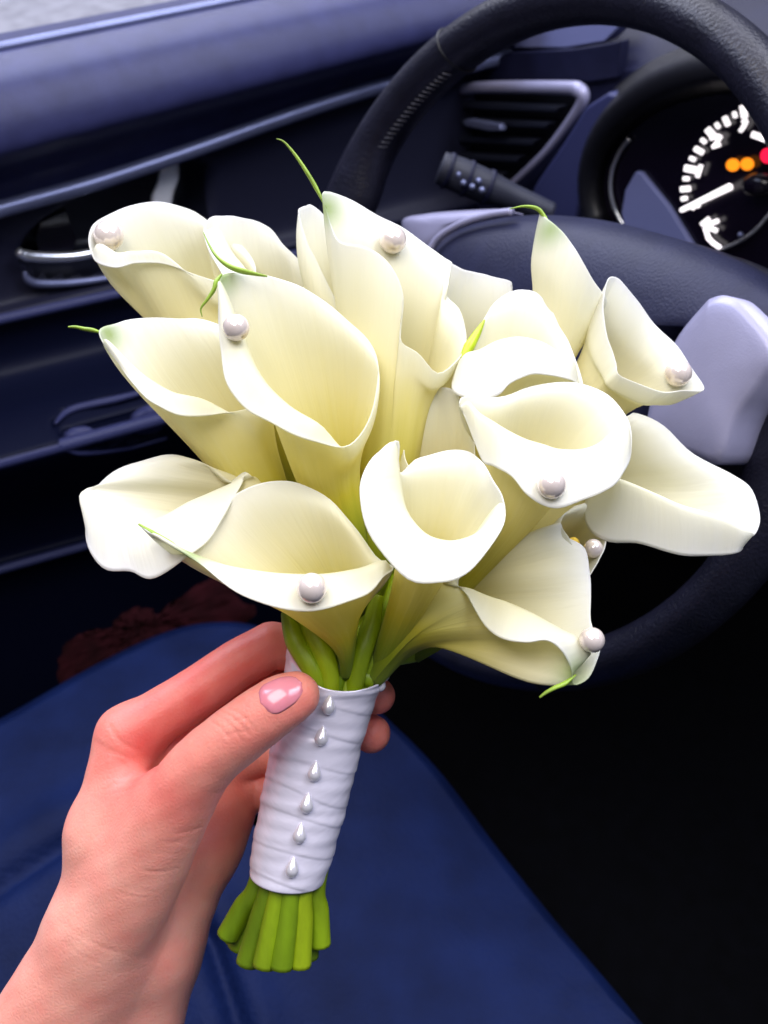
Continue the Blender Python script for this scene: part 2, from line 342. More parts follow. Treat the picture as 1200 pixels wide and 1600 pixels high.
for y, x0, x1 in ((160, 705, 888), (185, 695, 872), (212, 686, 850), (238, 676, 826), (264, 668, 800)):
    dpr('vent_slat', [(x0, y-5), (x1, y+3), (x1-4, y+11), (x0-3, y+4)], 61.2, 1.2, M['slat'], vent, .1)
dpr('vent_tab', [(732, 186), (742, 184), (790, 192), (793, 202), (775, 203), (735, 195)], 59.4, .7, M['trim'], vent, .15)
st = thing('turn_signal_stalk', dp(830, 330, 50), 'dark grey control stalk with ringed switches beside the air vent', 'stalk')
sp = [px(688, 262, 66), px(720, 275, 66.2), px(760, 292, 66.6), px(800, 308, 67), px(860, 335, 67.6)]
tube('stalk_arm', sp, [1.05, 1.15, 1.1, .85, .8], M['stalk'], st, seg=30, n=16)
for p in (px(700, 267, 66), px(730, 279, 66.3), px(762, 293, 66.6)):
    tube('stalk_ring', [p-nrm(sp[3]-sp[0])*.12, p+nrm(sp[3]-sp[0])*.12], 1.22, M['dash'], st, seg=3, n=18)
for x, y in ((716, 273), (724, 286), (748, 283), (753, 297), (738, 292)):
    sphere('switch_mark', px(x, y, 65.2), .22, M['trim'], st, n=8)

# ------------------------------------------------------------------ instrument cluster
clu = thing('instrument_cluster', dp(1150, 420, 57), 'round lit gauge with white ticks, needle and orange warning lamps', 'gauge')
def ring(cx, cy, rx, ry, n=64, a0=0, a1=360): return [(cx+rx*math.cos(math.radians(a)), cy-ry*math.sin(math.radians(a))) for a in np.linspace(a0, a1, n, endpoint=(a1-a0) < 360)]
dpr('dial_face', ring(1172, 292, 222, 150), 58, .5, M['gloss'], clu, 0)
hood = [dp(x, y, v) for (x, y), v in zip(ring(1172, 290, 258, 190, 40, -20, 200), [50+6*abs(math.cos(math.radians(a))) for a in np.linspace(-20, 200, 40)])]
ho = [dp(x, y, 62) for x, y in ring(1172, 285, 275, 225, 40, -20, 200)]
hi = [dp(x, y, 58) for x, y in ring(1172, 292, 224, 152, 40, -20, 200)]
mk('hood', hi+hood+ho, [(k*40+i, k*40+i+1, (k+1)*40+i+1, (k+1)*40+i) for k in (0, 1) for i in range(39)], M['black'], clu, solid=.3)
tube('bezel_ring', [dp(x, y, 57.2) for x, y in ring(1172, 290, 218, 146, 30, 150, 205)], .16, M['chrome'], clu, seg=50)
tube('bezel_ring', [dp(x, y, 57.2) for x, y in ((1120, 392), (1150, 380), (1180, 360), (1210, 325))], .12, M['chrome'], clu, seg=30)
tk = [(1070, 310, 0), (1072, 295, 1), (1073, 279, 0), (1080, 264, 2), (1083, 248, 0), (1093, 235, 1), (1100, 220, 0), (1112, 208, 2), (1122, 196, 0), (1136, 189, 1), (1149, 179, 0), (1163, 174, 2), (1177, 170, 0), (1191, 171, 1), (1206, 172, 0)]
dcx, dcy = 1180, 285
for x, y, k in tk:
    d = np.array([dcx-x, dcy-y], float); d /= np.linalg.norm(d); p = np.array([-d[1], d[0]]); l = (5, 8, 10)[k]; w = (3.2, 4.2, 5.2)[k]; c = np.array([x, y])
    dpr('tick', [c-d*l-p*w, c+d*l-p*w, c+d*l+p*w, c-d*l+p*w], 57.3, .12, M['lit_white'], clu, .1)
def strokes(name, lines, w, m, v=57.2):
    for a, b in lines:
        a = np.array(a, float); b = np.array(b, float); d = nrm(b-a); p = np.array([-d[1], d[0]])
        dpr(name, [a-d*w*.6-p*w, b+d*w*.6-p*w, b+d*w*.6+p*w, a-d*w*.6+p*w], v, .12, m, clu, .1)
strokes('numeral', [((1096, 259), (1091, 275))], 3.2, M['lit_white'])                                   # 1
strokes('numeral', [((1112, 216), (1124, 212)), ((1127, 213), (1117, 228)), ((1115, 229), (1125, 226))], 3, M['lit_white'])   # 2
strokes('numeral', [((1162, 190), (1167, 188)), ((1167, 190), (1163, 197)), ((1163, 198), (1158, 204))], 3.2, M['lit_white'])  # 3
strokes('numeral', [((1178, 210), (1192, 215)), ((1192, 215), (1210, 222))], 5, M['lit_white'])            # 4
strokes('numeral', [((1083, 325), (1089, 318)), ((1089, 318), (1092, 322))], 3.2, M['lit_white'])         # 0
strokes('fuel_mark', [((1098, 350), (1108, 342)), ((1104, 352), (1122, 345)), ((1110, 356), (1120, 360)), ((1103, 356), (1108, 372)), ((1108, 372), (1116, 380)), ((1116, 380), (1125, 386))], 3.4, M['lit_white'])
a = np.array([1066., 328]); b = np.array([1143., 291]); d_ = nrm(b-a); p_ = np.array([-d_[1], d_[0]])
dpr('needle', [a-p_*3.5, b-p_*5.5, b+d_*3, b+p_*5.5, a+p_*3.5, a-d_*3], 56.6, .15, M['lit_white'], clu, .05)
dome('needle_hub', [dp(x, y, 57) for x, y in ring(1186, 288, 26, 20, 24)], -FWD, .8, M['gloss'], clu, 5)
for cx, cy in ((1146, 257.5), (1168.5, 256)):
    dpr('warning_lamp', ring(cx, cy, 10.5, 10, 14), 57.2, .12, M['lit_orange'], clu, .05)
dpr('warning_lamp', ring(1200, 243, 11, 12, 14), 57.2, .12, M['lit_red'], clu, .05)
sphere('reset_pin', dp(1157, 367, 56.8), .2, M['trim'], clu, n=10)

dpr('lens_reflection', [(1000, 266), (1008, 268), (1050, 320), (1090, 384), (1040, 384), (985, 362), (978, 330), (984, 295)], 57.6, .5, M['dash_pale'], clu, .1)  # reflection on the gauge lens, built as a solid pale panel
# ------------------------------------------------------------------ steering wheel
wn = nrm(np.array([-1.1233, -.0421, -1.])); wc = px(797.4, 540.1, 54.67)
wv = nrm(UP-wn*(UP@wn)); wu = np.cross(wv, wn); wu = wu if wu[0] > 0 else -wu
def wl(u, v, w=0): return wc+wu*u+wv*v+wn*w
def wp(x, y, w=0): return onplane(x, y, wn, wc@wn+w)
def wang(x, y): q = wp(x, y)-wc; return math.atan2(q@wv, q@wu)
whl = thing('steering_wheel', wl(0, -10, -6), 'black leather steering wheel with silver spokes', 'steering wheel')
aL, aR = wang(575, 330), wang(1190, 700)
NU, NW = 220, 28; V = []
for i in range(NU):
    a = 2*math.pi*i/NU; bul = 0
    for c, s in ((aL, .16), (aR, .20)):
        dl = (a-c+math.pi) % (2*math.pi)-math.pi; bul += math.exp(-(dl/s)**2)
    for j in range(NW):
        t = 2*math.pi*j/NW; rr = 1.22; ci = math.cos(t)
        r_in = (rr + (bul*1.25 if ci < 0 else 0)); R = 17.75+ci*r_in
        V.append(wl(R*math.cos(a), R*math.sin(a), math.sin(t)*1.6))
rim = mk('rim', V, [(i*NW+j, i*NW+(j+1) % NW, ((i+1) % NU)*NW+(j+1) % NW, ((i+1) % NU)*NW+j) for i in range(NU) for j in range(NW)], M['leather'], whl)
def rimring(a, name='leather_seam', r=.07):
    c = [wl((17.75+1.25*math.cos(t))*math.cos(a), (17.75+1.25*math.cos(t))*math.sin(a), math.sin(t)*1.63) for t in np.linspace(0, 2*math.pi, 25)]
    tube(name, c, r, M['black'], rim, seg=40, n=6)
rimring(wang(715, 78)); rimring(wang(860, 1040))
# stitches along the inner side of the rim
for i in range(26):
    a = aL-.10-i*.021
    b0 = 17.75-1.33
    tube('stitch', [wl(b0*math.cos(a), b0*math.sin(a), .25), wl((b0+.12)*math.cos(a+.012), (b0+.12)*math.sin(a+.012), .75)], .06, M['print'], rim, seg=3, n=5)
cov = cr([(672, 420), (690, 378), (740, 350), (830, 336), (930, 342), (1020, 362), (1100, 388), (1180, 425), (1270, 490), (1230, 520), (1165, 480), (1115, 478), (1060, 525), (1030, 600), (1010, 680), (970, 760), (860, 790), (760, 760), (700, 640), (675, 520)], 72, True)
dome('airbag_cover', [wp(x, y, 1.0) for x, y in cov], wn, 2.2, M['hub'], whl, 10, skirt=3)
# silver right spoke, curved, and the thin bezel over the left spoke
spo = [(1100, 476), (1112, 466), (1135, 462), (1165, 478), (1215, 545), (1190, 600), (1155, 650), (1128, 722), (1085, 715), (1015, 690), (1012, 650), (1030, 590), (1060, 525)]
o = dome('spoke', [wp(x, y, 3.3) for x, y in cr(spo, 52, True)], wn, .28, M['silver'], whl, 8, skirt=3.2)
dome('spoke', [wp(x, y, .4) for x, y in cr([(628, 345), (665, 334), (720, 329), (790, 327), (770, 340), (725, 356), (695, 385), (660, 400), (640, 385)], 50, True)], wn, .7, M['silver'], whl, 6, skirt=1.4)
tube('spoke_bezel', [wp(x, y, 2.2) for x, y in ((668, 398), (685, 372), (720, 350), (765, 336), (800, 331))], .22, M['silver'], whl, seg=30)
dome('spoke', [wp(x, y, -.6) for x, y in cr([(1120, 395), (1240, 450), (1300, 560), (1210, 560), (1160, 470)], 40, True)], wn, .9, M['leather'], whl, 6, skirt=1)
col = [wl(0, 0, -1), wl(0, -1, -8), wl(0, -2, -20), wl(0, -3, -30)]
tube('steering_column', col, [4.5, 6.5, 7, 7], M['black'], whl, seg=16, n=20)

# ------------------------------------------------------------------ seat
seat = thing('seat_cushion', upH(350, 1300, -80), 'navy blue leather car seat cushion below the bouquet', 'car seat')
oc = [(-420, 1330), (-150, 1180), (0, 1098), (120, 1030), (240, 973), (330, 953), (420, 965), (520, 1030), (610, 1105), (700, 1195), (800, 1325), (900, 1448), (1030, 1600), (1250, 1880), (900, 2100), (300, 2100), (-300, 1800)]
OUT = np.array([upH(x, y, -58) for x, y in cr(oc, 330, True)])
cen = OUT.mean(0); V = []; RG = 150; m = len(OUT)
prof = [(1.0, -16), (1.005, -10), (1.0, -5), (.985, -2), (.955, -.5), (.90, .3)]
s_ = [p[0] for p in prof]+list(np.linspace(.88, 0.02, RG)); h_ = [p[1] for p in prof]+[.5+.5*(1-s) for s in np.linspace(.88, 0.02, RG)]
for s, h in zip(s_, h_):
    V += list(cen+(OUT-cen)*s+UP*h)
V = np.array(V); pr = V/V[:, 2:]*F; XP = pr[:, 0]+600; YP = 800-pr[:, 1]
def seam(poly, w=7., dep=1.1):
    d = np.full(len(V), 1e9)
    for a, b in zip(poly[:-1], poly[1:]):
        a = np.array(a, float); b = np.array(b, float); ab = b-a
        t = np.clip(((XP-a[0])*ab[0]+(YP-a[1])*ab[1])/(ab@ab), 0, 1); d = np.minimum(d, np.hypot(XP-a[0]-t*ab[0], YP-a[1]-t*ab[1]))
    return -dep*np.exp(-(d/w)**2)+.5*dep*np.exp(-((d-w*3.2)/(w*2.4))**2)
seams = [[(-300, 1570), (0, 1385), (110, 1312), (210, 1270), (330, 1470), (372, 1600), (420, 1760)]]
top = np.array(h_).repeat(m) > -3
V += UP*((seam(seams[0], 13, .8)*top)[:, None])
mk('cushion_cover', V, gridf2(len(s_), m), M['seat'], seat)
cl = [(90, 1052), (98, 1010), (130, 992), (170, 985), (195, 958), (235, 952), (262, 965), (300, 950), (330, 905), (365, 925), (400, 960), (330, 1010), (180, 1070), (100, 1090)]
red = dome('crumpled_cloth', [px(x+random.uniform(-3, 3), y+random.uniform(-3, 3), 84) for x, y in cr(cl, 90, True)], nrm(UP-np.array([0, 0, .6])), 1.2, M['red'], None, 12)
rp = red.data
for v in rp.vertices: v.co += Vector((random.uniform(-1, 1), random.uniform(-1, 1), random.uniform(-1, 1)))*.0016
tag(red, 'dark red crumpled cloth lying between the blue seat and the door', 'cloth')

# ================================================================== BOUQUET
bq = thing('bouquet', px(440, 1510, 34), 'bouquet of cream calla lilies with pearls and a white satin ribbon handle', 'bouquet')
TOPC, BOTC = px(521, 1045, 34.4), px(449, 1366, 34.0)
FL = []
def flower(d, base_, rb, thr, rt, pts, tail=None, belly=.10, green=0, label=None, pearls=(), vg=1.0, spadix=False, face=.55):
    """pts: rim points (x, y, dz[, crest x, y[, dz]]) clockwise; thr and base_: centre of throat and foot"""
    E = pxa([(p[0], p[1], d+p[2]) for p in pts]); N = len(E)
    B = px(base_[0], base_[1], d+base_[2]); T = px(thr[0], thr[1], d+thr[2]); sc = d/F
    rb *= sc; rt *= sc
    cenE = E.mean(0); ax1 = nrm(T-B); ax2 = nrm(cenE-T)
    C = []; TT = []; BB = []
    for p, e in zip(pts, E):
        r = e-(T+ax2*((e-T)@ax2)); r = nrm(r); 
        t_ = T+rt*nrm(r-ax2*(r@ax2)*.0)
        rbv = r-ax1*(r@ax1); b_ = B+rb*nrm(rbv); TT.append(t_); BB.append(b_)
        if len(p) >= 5: C.append(px(p[3], p[4], d+(p[5] if len(p) > 5 else p[2]*.35)))
        else:
            C.append(t_+(e-t_)*.70 + r*np.linalg.norm(e-t_)*belly*.5 - np.array([0, 0, face*max(0, min(1, p[2]+.3))]))
    NUU = 84; Es, Cs, Ts, Bs = [cr(np.array(k), NUU, True) for k in (E, C, TT, BB)]
    # v samples: foot, throat, crest, rim
    Ms = Ts+(Cs-Ts)*.5+ (Cs-Ts).dot(np.eye(3))*0
    NVV = 34; G = np.zeros((NUU, NVV, 3)); key = [0., .30, .78, 1.0]
    for i in range(NUU):
        ctrl = np.array([Bs[i], Ts[i], Cs[i], Es[i]]); G[i] = cr(ctrl, NVV)
    # small irregularities of a living petal
    vv = np.linspace(0, 1, NVV); uu = np.linspace(0, 2*math.pi, NUU, endpoint=False)
    ph = np.random.rand(4)*6.28; wob = (np.sin(3*uu+ph[0])*.5+np.sin(7*uu+ph[1])*.35+np.sin(13*uu+ph[2])*.18)
    dirv = Es-cenE; dirv /= np.linalg.norm(dirv, axis=1)[:, None]
    G += (wob[:, None]*np.clip(vv-.5, 0, 1)[None, :]**1.5*.16)[..., None]*dirv[:, None, :]
    seglen = np.linalg.norm(np.diff(G, axis=1), axis=2); al = np.concatenate([np.zeros((NUU, 1)), np.cumsum(seglen, 1)], 1)
    tv = (vv[None, :]*.55+.45*al/al.max())**vg
    tv = np.clip(tv, 0, 1)
    gr = np.zeros((NUU, NVV))
    if tail is not None:
        tp = px(*tail[-1]) ; gr = np.clip(1-np.linalg.norm(G-tp, axis=2)/1.05, 0, 1)**1.5*.9
    uvs = np.stack(np.broadcast_arrays(np.linspace(0, 1, NUU)[:, None], vv[None, :]), -1).reshape(-1, 2)
    o = mk('calla_lily', G.reshape(-1, 3), gridf(NUU, NVV, True), M['petal'], bq, True, dict(tv=(tv-green).clip(0, 1).ravel(), green=gr.ravel()), uvs, solid=.036)
    if label: o['label'] = label
    if tail is not None:
        P = [px(*q) for q in tail]; tube('green_tip', P, [.02, .055, .09, .12, .13, .03][-len(P):], M['tip'], o, n=8, seg=26, sx=.6)
    if spadix:
        tube('spadix', [T, T+(cenE-T)*.35+np.array([0, 0, .2]), T+(cenE-T)*.75], [.32, .33, .2], M['spadix'], o, n=12, seg=16)
    flat = G.reshape(-1, 3); pr = np.c_[flat[:, 0]/flat[:, 2]*F+600, 800-flat[:, 1]/flat[:, 2]*F]
    for x, y, r in pearls:
        w = np.where(np.hypot(pr[:, 0]-x, pr[:, 1]-y) < 9)[0]
        dd = flat[w, 2].min() if len(w) else d-1
        rr = r*dd/F; sphere('pearl', px(x, y, dd-rr*.7), rr, M['pearl'], o, n=24)
    FL.append(B); return o

# top left, facing left
flower(36.9, (480, 880, 1), 20, (335, 548, 1.4), 58, [(140, 380, -.6), (148, 350, 0), (185, 327, .6), (240, 315, 1), (290, 325, 1.3), (330, 350, 1.2), (380, 385, 1), (400, 425, .3), (370, 445, -.6), (310, 430, -.9), (260, 413, -1.1, 262, 408, -1), (215, 411, -1.3, 216, 404, -1.1), (180, 419, -1.4, 192, 405, -1), (150, 408, -1.1, 165, 392, -.7)],
       pearls=[(170, 368, 23)], label='cream lily facing the door handle with a pearl at its rounded tip')
flower(37.4, (510, 880, 1), 20, (430, 570, .5), 50, [(325, 342, 0), (350, 337, .3), (385, 341, .5), (420, 357, .6), (448, 388, .6), (470, 408, .4), (478, 425, 0), (474, 448, -.5), (430, 470, -.9), (380, 465, -1, 385, 425, -.2), (345, 425, -.8, 365, 400, -.1), (322, 378, -.4, 345, 370, 0)],
       tail=[(318, 363, 33.2), (326, 381, 33.1), (338, 400, 32.6), (356, 415, 32.3), (380, 424, 32.1), (418, 432, 32.2)])
# behind the tall one
flower(37, (565, 960, .5), 20, (545, 570, .3), 42, [(468, 332, -.1), (476, 321, .1), (495, 325, .4), (530, 370, .5), (560, 430, .3), (565, 480, 0), (535, 480, -.4), (502, 425, -.5), (478, 372, -.4)])
flower(37, (605, 970, 1), 20, (712, 640, .5), 48, [(693, 412, 0), (729, 421, .3), (760, 430, .5), (798, 442, .6), (788, 468, .3), (768, 488, 0), (757, 518, -.3), (733, 548, -.7), (700, 545, -.7), (680, 500, -.5), (680, 450, -.2)])
# tall centre flower with the long tip
flower(34.5, (590, 960, .5), 22, (608, 650, .3), 60, [(507, 300, 0), (546, 311, .6), (589, 335, 1), (628, 355, 1.2), (662, 379, 1.3), (693, 402, 1.3), (706, 412, 1.2), (694, 430, 1), (697, 461, .8), (720, 487, .6), (729, 533, .2), (712, 567, -.4), (684, 584, -1), (654, 552, -1.2), (628, 533, -1.3), (626, 508, -1.3), (628, 488, -1.3), (630, 461, -1.3), (618, 427, -1.2), (594, 398, -1.1), (565, 384, -.9), (533, 378, -.6), (519, 357, -.3), (510, 325, -.1)],
       tail=[(432, 217, 34.2), (444, 222, 34.2), (462, 243, 34.3), (480, 270, 34.4), (494, 294, 34.5), (510, 326, 34.5)], belly=.02, pearls=[(614, 375, 21)], label='tall lily with a pearl and a long curling green tip')
# right side, back
flower(36.4, (645, 980, 1), 20, (848, 578, .1), 36, [(845, 334, -.3), (872, 355, -.9), (898, 388, -1.1), (925, 435, -1), (947, 468, -.4), (938, 480, .8), (905, 440, 1.6), (872, 388, 1.6), (852, 345, .6)],
       tail=[(795, 327, 35.9), (812, 323, 35.9), (828, 323, 36), (842, 328, 36), (852, 342, 36), (864, 362, 35.8)], belly=.04)
flower(36, (665, 990, 1.5), 20, (915, 640, .6), 48, [(950, 441, -.2), (965, 434, .3), (996, 470, .8), (1024, 508, 1), (1057, 541, .8), (1084, 580, .4), (1100, 609, 0), (1062, 611, -.5), (1030, 610, -.9), (972, 588, -1.3), (962, 566, -1.2), (950, 530, -1), (943, 480, -.6)],
       pearls=[(1060, 583, 21)], belly=.03, label='white lily opening towards the silver spoke with a pearl at its point')
flower(34.4, (612, 980, 2), 20, (772, 690, .8), 46, [(721, 557, 0), (757, 497, 1), (777, 470, 1.4), (810, 453, 1.6), (837, 456, 1.5), (859, 480, 1.2), (876, 513, .9), (892, 546, .5), (911, 602, -.2), (892, 594, -.8, 893, 575, -.3), (859, 587, -1.1, 870, 555, -.4), (826, 586, -1.3, 842, 537, -.5), (798, 598, -1.5, 810, 529, -.6), (777, 618, -1.6, 777, 534, -.6), (743, 625, -1.3, 749, 548, -.5), (705, 610, -.7, 727, 557, -.2)])
# far right
flower(34.6, (665, 1000, 1.5), 22, (880, 800, 1.2), 46, [(982, 649, .5), (1000, 647, .8), (1040, 668, 1), (1084, 711, 1), (1145, 743, .8), (1178, 768, .3), (1188, 810, -.2), (1180, 836, -.5), (1163, 842, -.2, 1150, 832, .2), (1155, 860, -1.2, 1142, 822, -1.1), (1130, 867, -1.3, 1108, 803, -1.3), (1085, 869, -1.4, 1060, 788, -1.4), (1040, 863, -1.4, 1022, 771, -1.4), (996, 850, -1.3, 990, 757, -1.3), (950, 845, -1, 962, 747, -1.1), (915, 815, -.5, 940, 745, -.6), (925, 740, 0), (950, 690, .3)],
       label='half closed white lily pointing at the steering wheel rim', vg=.75)
# lower right pair
flower(33.6, (645, 1020, 2), 18, (850, 885, 1.2), 34, [(876, 815, 0), (895, 795, .6), (925, 782, .8), (948, 795, .6), (950, 832, .2), (938, 872, -.3), (920, 898, -.5), (905, 872, -.5), (890, 845, -.4)], spadix=True, pearls=[(927, 857, 15)])
flower(32.2, (583, 1062, 1.6), 15, (668, 962, 1), 50, [(716, 907, .3), (760, 850, .9), (815, 838, 1.3), (848, 832, 1.4), (874, 817, 1.3), (884, 838, 1.2), (914, 857, 1), (920, 898, .7), (923, 931, .4), (924, 970, 0), (937, 1003, -.5), (935, 1030, -.9), (920, 1060, -1.2), (897, 1068, -1.4), (891, 1041, -1.6, 908, 1014, -1), (875, 1014, -1.7, 892, 995, -1), (853, 1000, -1.8, 870, 984, -.9), (820, 1004, -1.8, 831, 960, -.7), (787, 1000, -1.6, 787, 940, -.5), (758, 978, -1, 762, 932, -.3), (732, 931, -.3, 734, 921, 0)],
       tail=[(843, 1090, 30.5), (852, 1083, 30.5), (866, 1075, 30.5), (882, 1068, 30.6), (900, 1054, 30.8)], pearls=[(925, 1000, 20)], label='lily bending down to a green tip with a pearl on its edge', vg=1.15)
# left
flower(34.1, (475, 900, 1), 22, (392, 735, 1), 52, [(155, 517, 0), (185, 505, .8), (230, 497, 1), (280, 497, 1.1), (330, 502, 1.1), (385, 530, 1), (415, 580, .6), (405, 625, 0), (375, 642, -.6), (320, 650, -1.3, 325, 630, -.7), (275, 646, -1.5, 275, 617, -.8), (235, 626, -1.3, 236, 595, -.7), (200, 590, -.9, 206, 570, -.4), (172, 552, -.4, 178, 545, -.1)],
       tail=[(107, 511, 34.3), (118, 511, 34.3), (132, 514, 34.4), (145, 516, 34.4), (168, 523, 34.5)], label='lily with a straight green tip pointing at the door')
flower(33, (500, 935, 1.5), 20, (412, 805, .8), 40, [(384, 737, .2), (356, 754, .8), (332, 741, 1.2), (308, 722, 1.4), (269, 711, 1.5), (221, 719, 1.4), (172, 741, 1), (139, 785, .3, 152, 765, .6), (137, 845, -.4, 165, 781, .2), (162, 888, -1, 190, 794, -.1), (205, 895, -1.4, 215, 805, -.3), (240, 904, -1.8, 238, 811, -.5), (290, 872, -1.9, 262, 803, -.6), (325, 842, -1.6, 293, 785, -.5), (352, 803, -1, 325, 772, -.3), (372, 768, -.4, 356, 759, 0)],
       vg=.7, label='white lily with its broad tip rolled down, beside the door')
# front centre pair
flower(33.9, (605, 1000, 1.2), 18, (672, 850, .8), 42, [(640, 650, .5), (662, 617, .6), (690, 604, .5), (712, 612, .2), (725, 650, 0), (742, 702, -.2), (738, 745, -.8), (690, 755, -1), (645, 740, -.8), (630, 695, 0)], vg=1.35, spadix=True)
flower(31.8, (625, 1010, 3), 20, (795, 795, 1.5), 50, [(719, 621, .2), (782, 621, .9), (826, 607, 1.3), (870, 597, 1.5), (914, 601, 1.5), (952, 618, 1.3), (977, 645, .9), (986, 680, .4), (982, 720, -.2, 968, 665, .5), (969, 746, -.7, 947, 684, .1), (947, 766, -1.1, 925, 698, -.2), (919, 780, -1.4, 898, 704, -.4), (881, 793, -1.6, 870, 702, -.5), (848, 789, -1.6, 848, 695, -.5), (820, 769, -1.5, 820, 687, -.5), (798, 741, -1.2, 798, 677, -.4), (771, 729, -.8, 771, 661, -.3), (752, 720, -.5, 749, 647, -.1), (733, 668, -.1, 731, 632, .1)],
       pearls=[(862, 757, 23)], label='open white lily with a pearl on its rolled front lip beside the half closed lily')
flower(32, (560, 890, 2.5), 22, (514, 745, 1.8), 52, [(345, 430, 0), (385, 427, .6), (430, 433, .9), (480, 455, 1.1), (530, 489, 1.2), (574, 530, 1), (592, 570, .6), (583, 635, 0), (547, 694, -.7), (492, 690, -1.4, 503, 668, -.9), (430, 665, -1.7, 455, 638, -1), (380, 637, -1.6, 415, 598, -1), (352, 590, -1.3, 388, 550, -.7), (344, 530, -.9, 369, 500, -.5), (343, 470, -.4, 355, 460, -.2)],
       tail=[(316, 495, 31.9), (314, 482, 31.9), (324, 468, 31.9), (334, 453, 31.9), (338, 440, 31.9), (347, 428, 32)], pearls=[(369, 512, 21)], label='broad cream lily with a pearl and a curled green tip beside its upper corner')
flower(31, (540, 1055, 2.4), 11, (533, 978, 1.5), 36, [(216, 819, 0), (248, 831, .3), (303, 821, .8), (342, 800, 1.2), (370, 772, 1.4), (409, 754, 1.6), (440, 751, 1.7), (477, 758, 1.7), (516, 780, 1.5), (549, 819, 1.2), (585, 868, .5), (614, 886, -.4), (598, 903, -1, 600, 879, -.3), (574, 929, -1.3, 559, 890, -.5), (535, 945, -1.5, 511, 898, -.6), (487, 955, -1.6, 460, 898, -.7), (438, 949, -1.6, 420, 895, -.7), (390, 935, -1.5, 375, 889, -.6), (351, 911, -1.2, 342, 881, -.4), (308, 877, -.8, 300, 866, -.2), (255, 848, -.4, 258, 844, -.1)],
       tail=[(217, 819, 31), (228, 826, 30.95), (245, 836, 30.9), (268, 850, 30.8), (300, 873, 30.5)], pearls=[(487, 919, 24)], label='front lily with a pearl on its white lip above the ribbon', vg=1.05)
flower(30.6, (595, 1040, 3.2), 18, (655, 900, 1.2), 40, [(622, 688, .2), (623, 738, .9, 628, 760, .9), (650, 717, 1.3), (677, 709, 1.5), (710, 704, 1.5), (735, 708, 1.2), (752, 720, .7), (768, 746, .2), (785, 772, -.2), (791, 796, -.5, 772, 795, -.1), (782, 828, -.9, 762, 812, -.3), (760, 861, -1.2, 749, 829, -.5), (732, 893, -1.4, 730, 840, -.6), (690, 909, -1.6, 699, 845, -.7), (639, 908, -1.6, 666, 835, -.7), (589, 856, -1.3, 639, 805, -.5), (567, 806, -1, 628, 772, -.3), (562, 766, -.7, 625, 747, -.2), (572, 733, -.4, 622, 724, -.1), (595, 706, -.1, 621, 705, .1)],
       label='front lily curled like an open cup above the white ribbon')
# stems
ends = [(355, 1463, 34.4), (386, 1506, 33.6), (412, 1510, 33.2), (439, 1512, 33.1), (468, 1509, 33.4), (499, 1476, 34.0), (372, 1480, 34.9), (400, 1490, 35.2), (430, 1495, 35.3), (460, 1490, 35.2), (485, 1470, 34.9), (420, 1500, 34.3), (450, 1500, 34.3), (480, 1495, 34.2), (395, 1498, 34.4), (365, 1470, 35.4), (410, 1480, 35.7), (445, 1478, 35.7), (472, 1470, 35.6)]
order = sorted(range(len(FL)), key=lambda i: (FL[i][0]))
eo = sorted(range(len(FL)), key=lambda i: ends[i][0])
for fi_, ei in zip(order, eo):
    e = px(*ends[ei]); ex, ey, ed = ends[ei]
    wb = px(449+(ex-425)*.62, 1372, 34.0+(ed-34.2)*.75); wt = px(521+(ex-425)*.80, 1040, 34.4+(ed-34.2)*.8)
    B = FL[fi_]
    mid = (wt*.4+B*.6)
    P = [e, e*.5+wb*.5, wb, wb*.5+wt*.5, wt, mid, B]
    s = tube('stem', P, [.40, .38, .35, .33, .33, .33, .36], M['stem'], bq, n=12, seg=44)
    ax = nrm(e-wb); sphere('cut_end', e-ax*.02, .375, M['cut'], s, n=10) if False else None
    t1 = nrm(np.cross(ax, [0, 0, 1.])); t2 = np.cross(ax, t1)
    mk('cut_end', [e+ax*.012+.36*(t1*math.cos(a)+t2*math.sin(a)) for a in np.linspace(0, 6.283, 12, endpoint=False)]+[e+ax*.05], [(i, (i+1) % 12, 12) for i in range(12)], M['cut'], s)
for P in ([px(757, 500, 35.2), px(746, 520, 34.9), px(733, 542, 34.6), px(722, 562, 34.4)], [px(541, 465, 36), px(546, 478, 35.9), px(552, 492, 35.8), px(556, 510, 35.8)]):
    tube('leaf', P, [.03, .14, .2, .1], M['stem'], bq, n=8, seg=16)
# leaf sheaths at the neck
for P, r in (([px(448, 955, 33.2), px(462, 1000, 33.2), px(490, 1050, 33.1), px(500, 1090, 33.4)], [.2, .38, .36, .3]),
             ([px(470, 945, 33.4), px(492, 990, 33.2), px(512, 1040, 33.1), px(518, 1090, 33.4)], [.3, .42, .36, .3]),
             ([px(590, 930, 33.6), px(578, 985, 33.4), px(563, 1030, 33.3), px(550, 1090, 33.6)], [.2, .36, .33, .3]),
             ([px(620, 900, 34.4), px(600, 980, 34.0), px(580, 1035, 33.8), px(565, 1090, 34)], [.2, .38, .36, .3])):
    tube('stem', P, r, M['stem'], bq, n=12, seg=30)
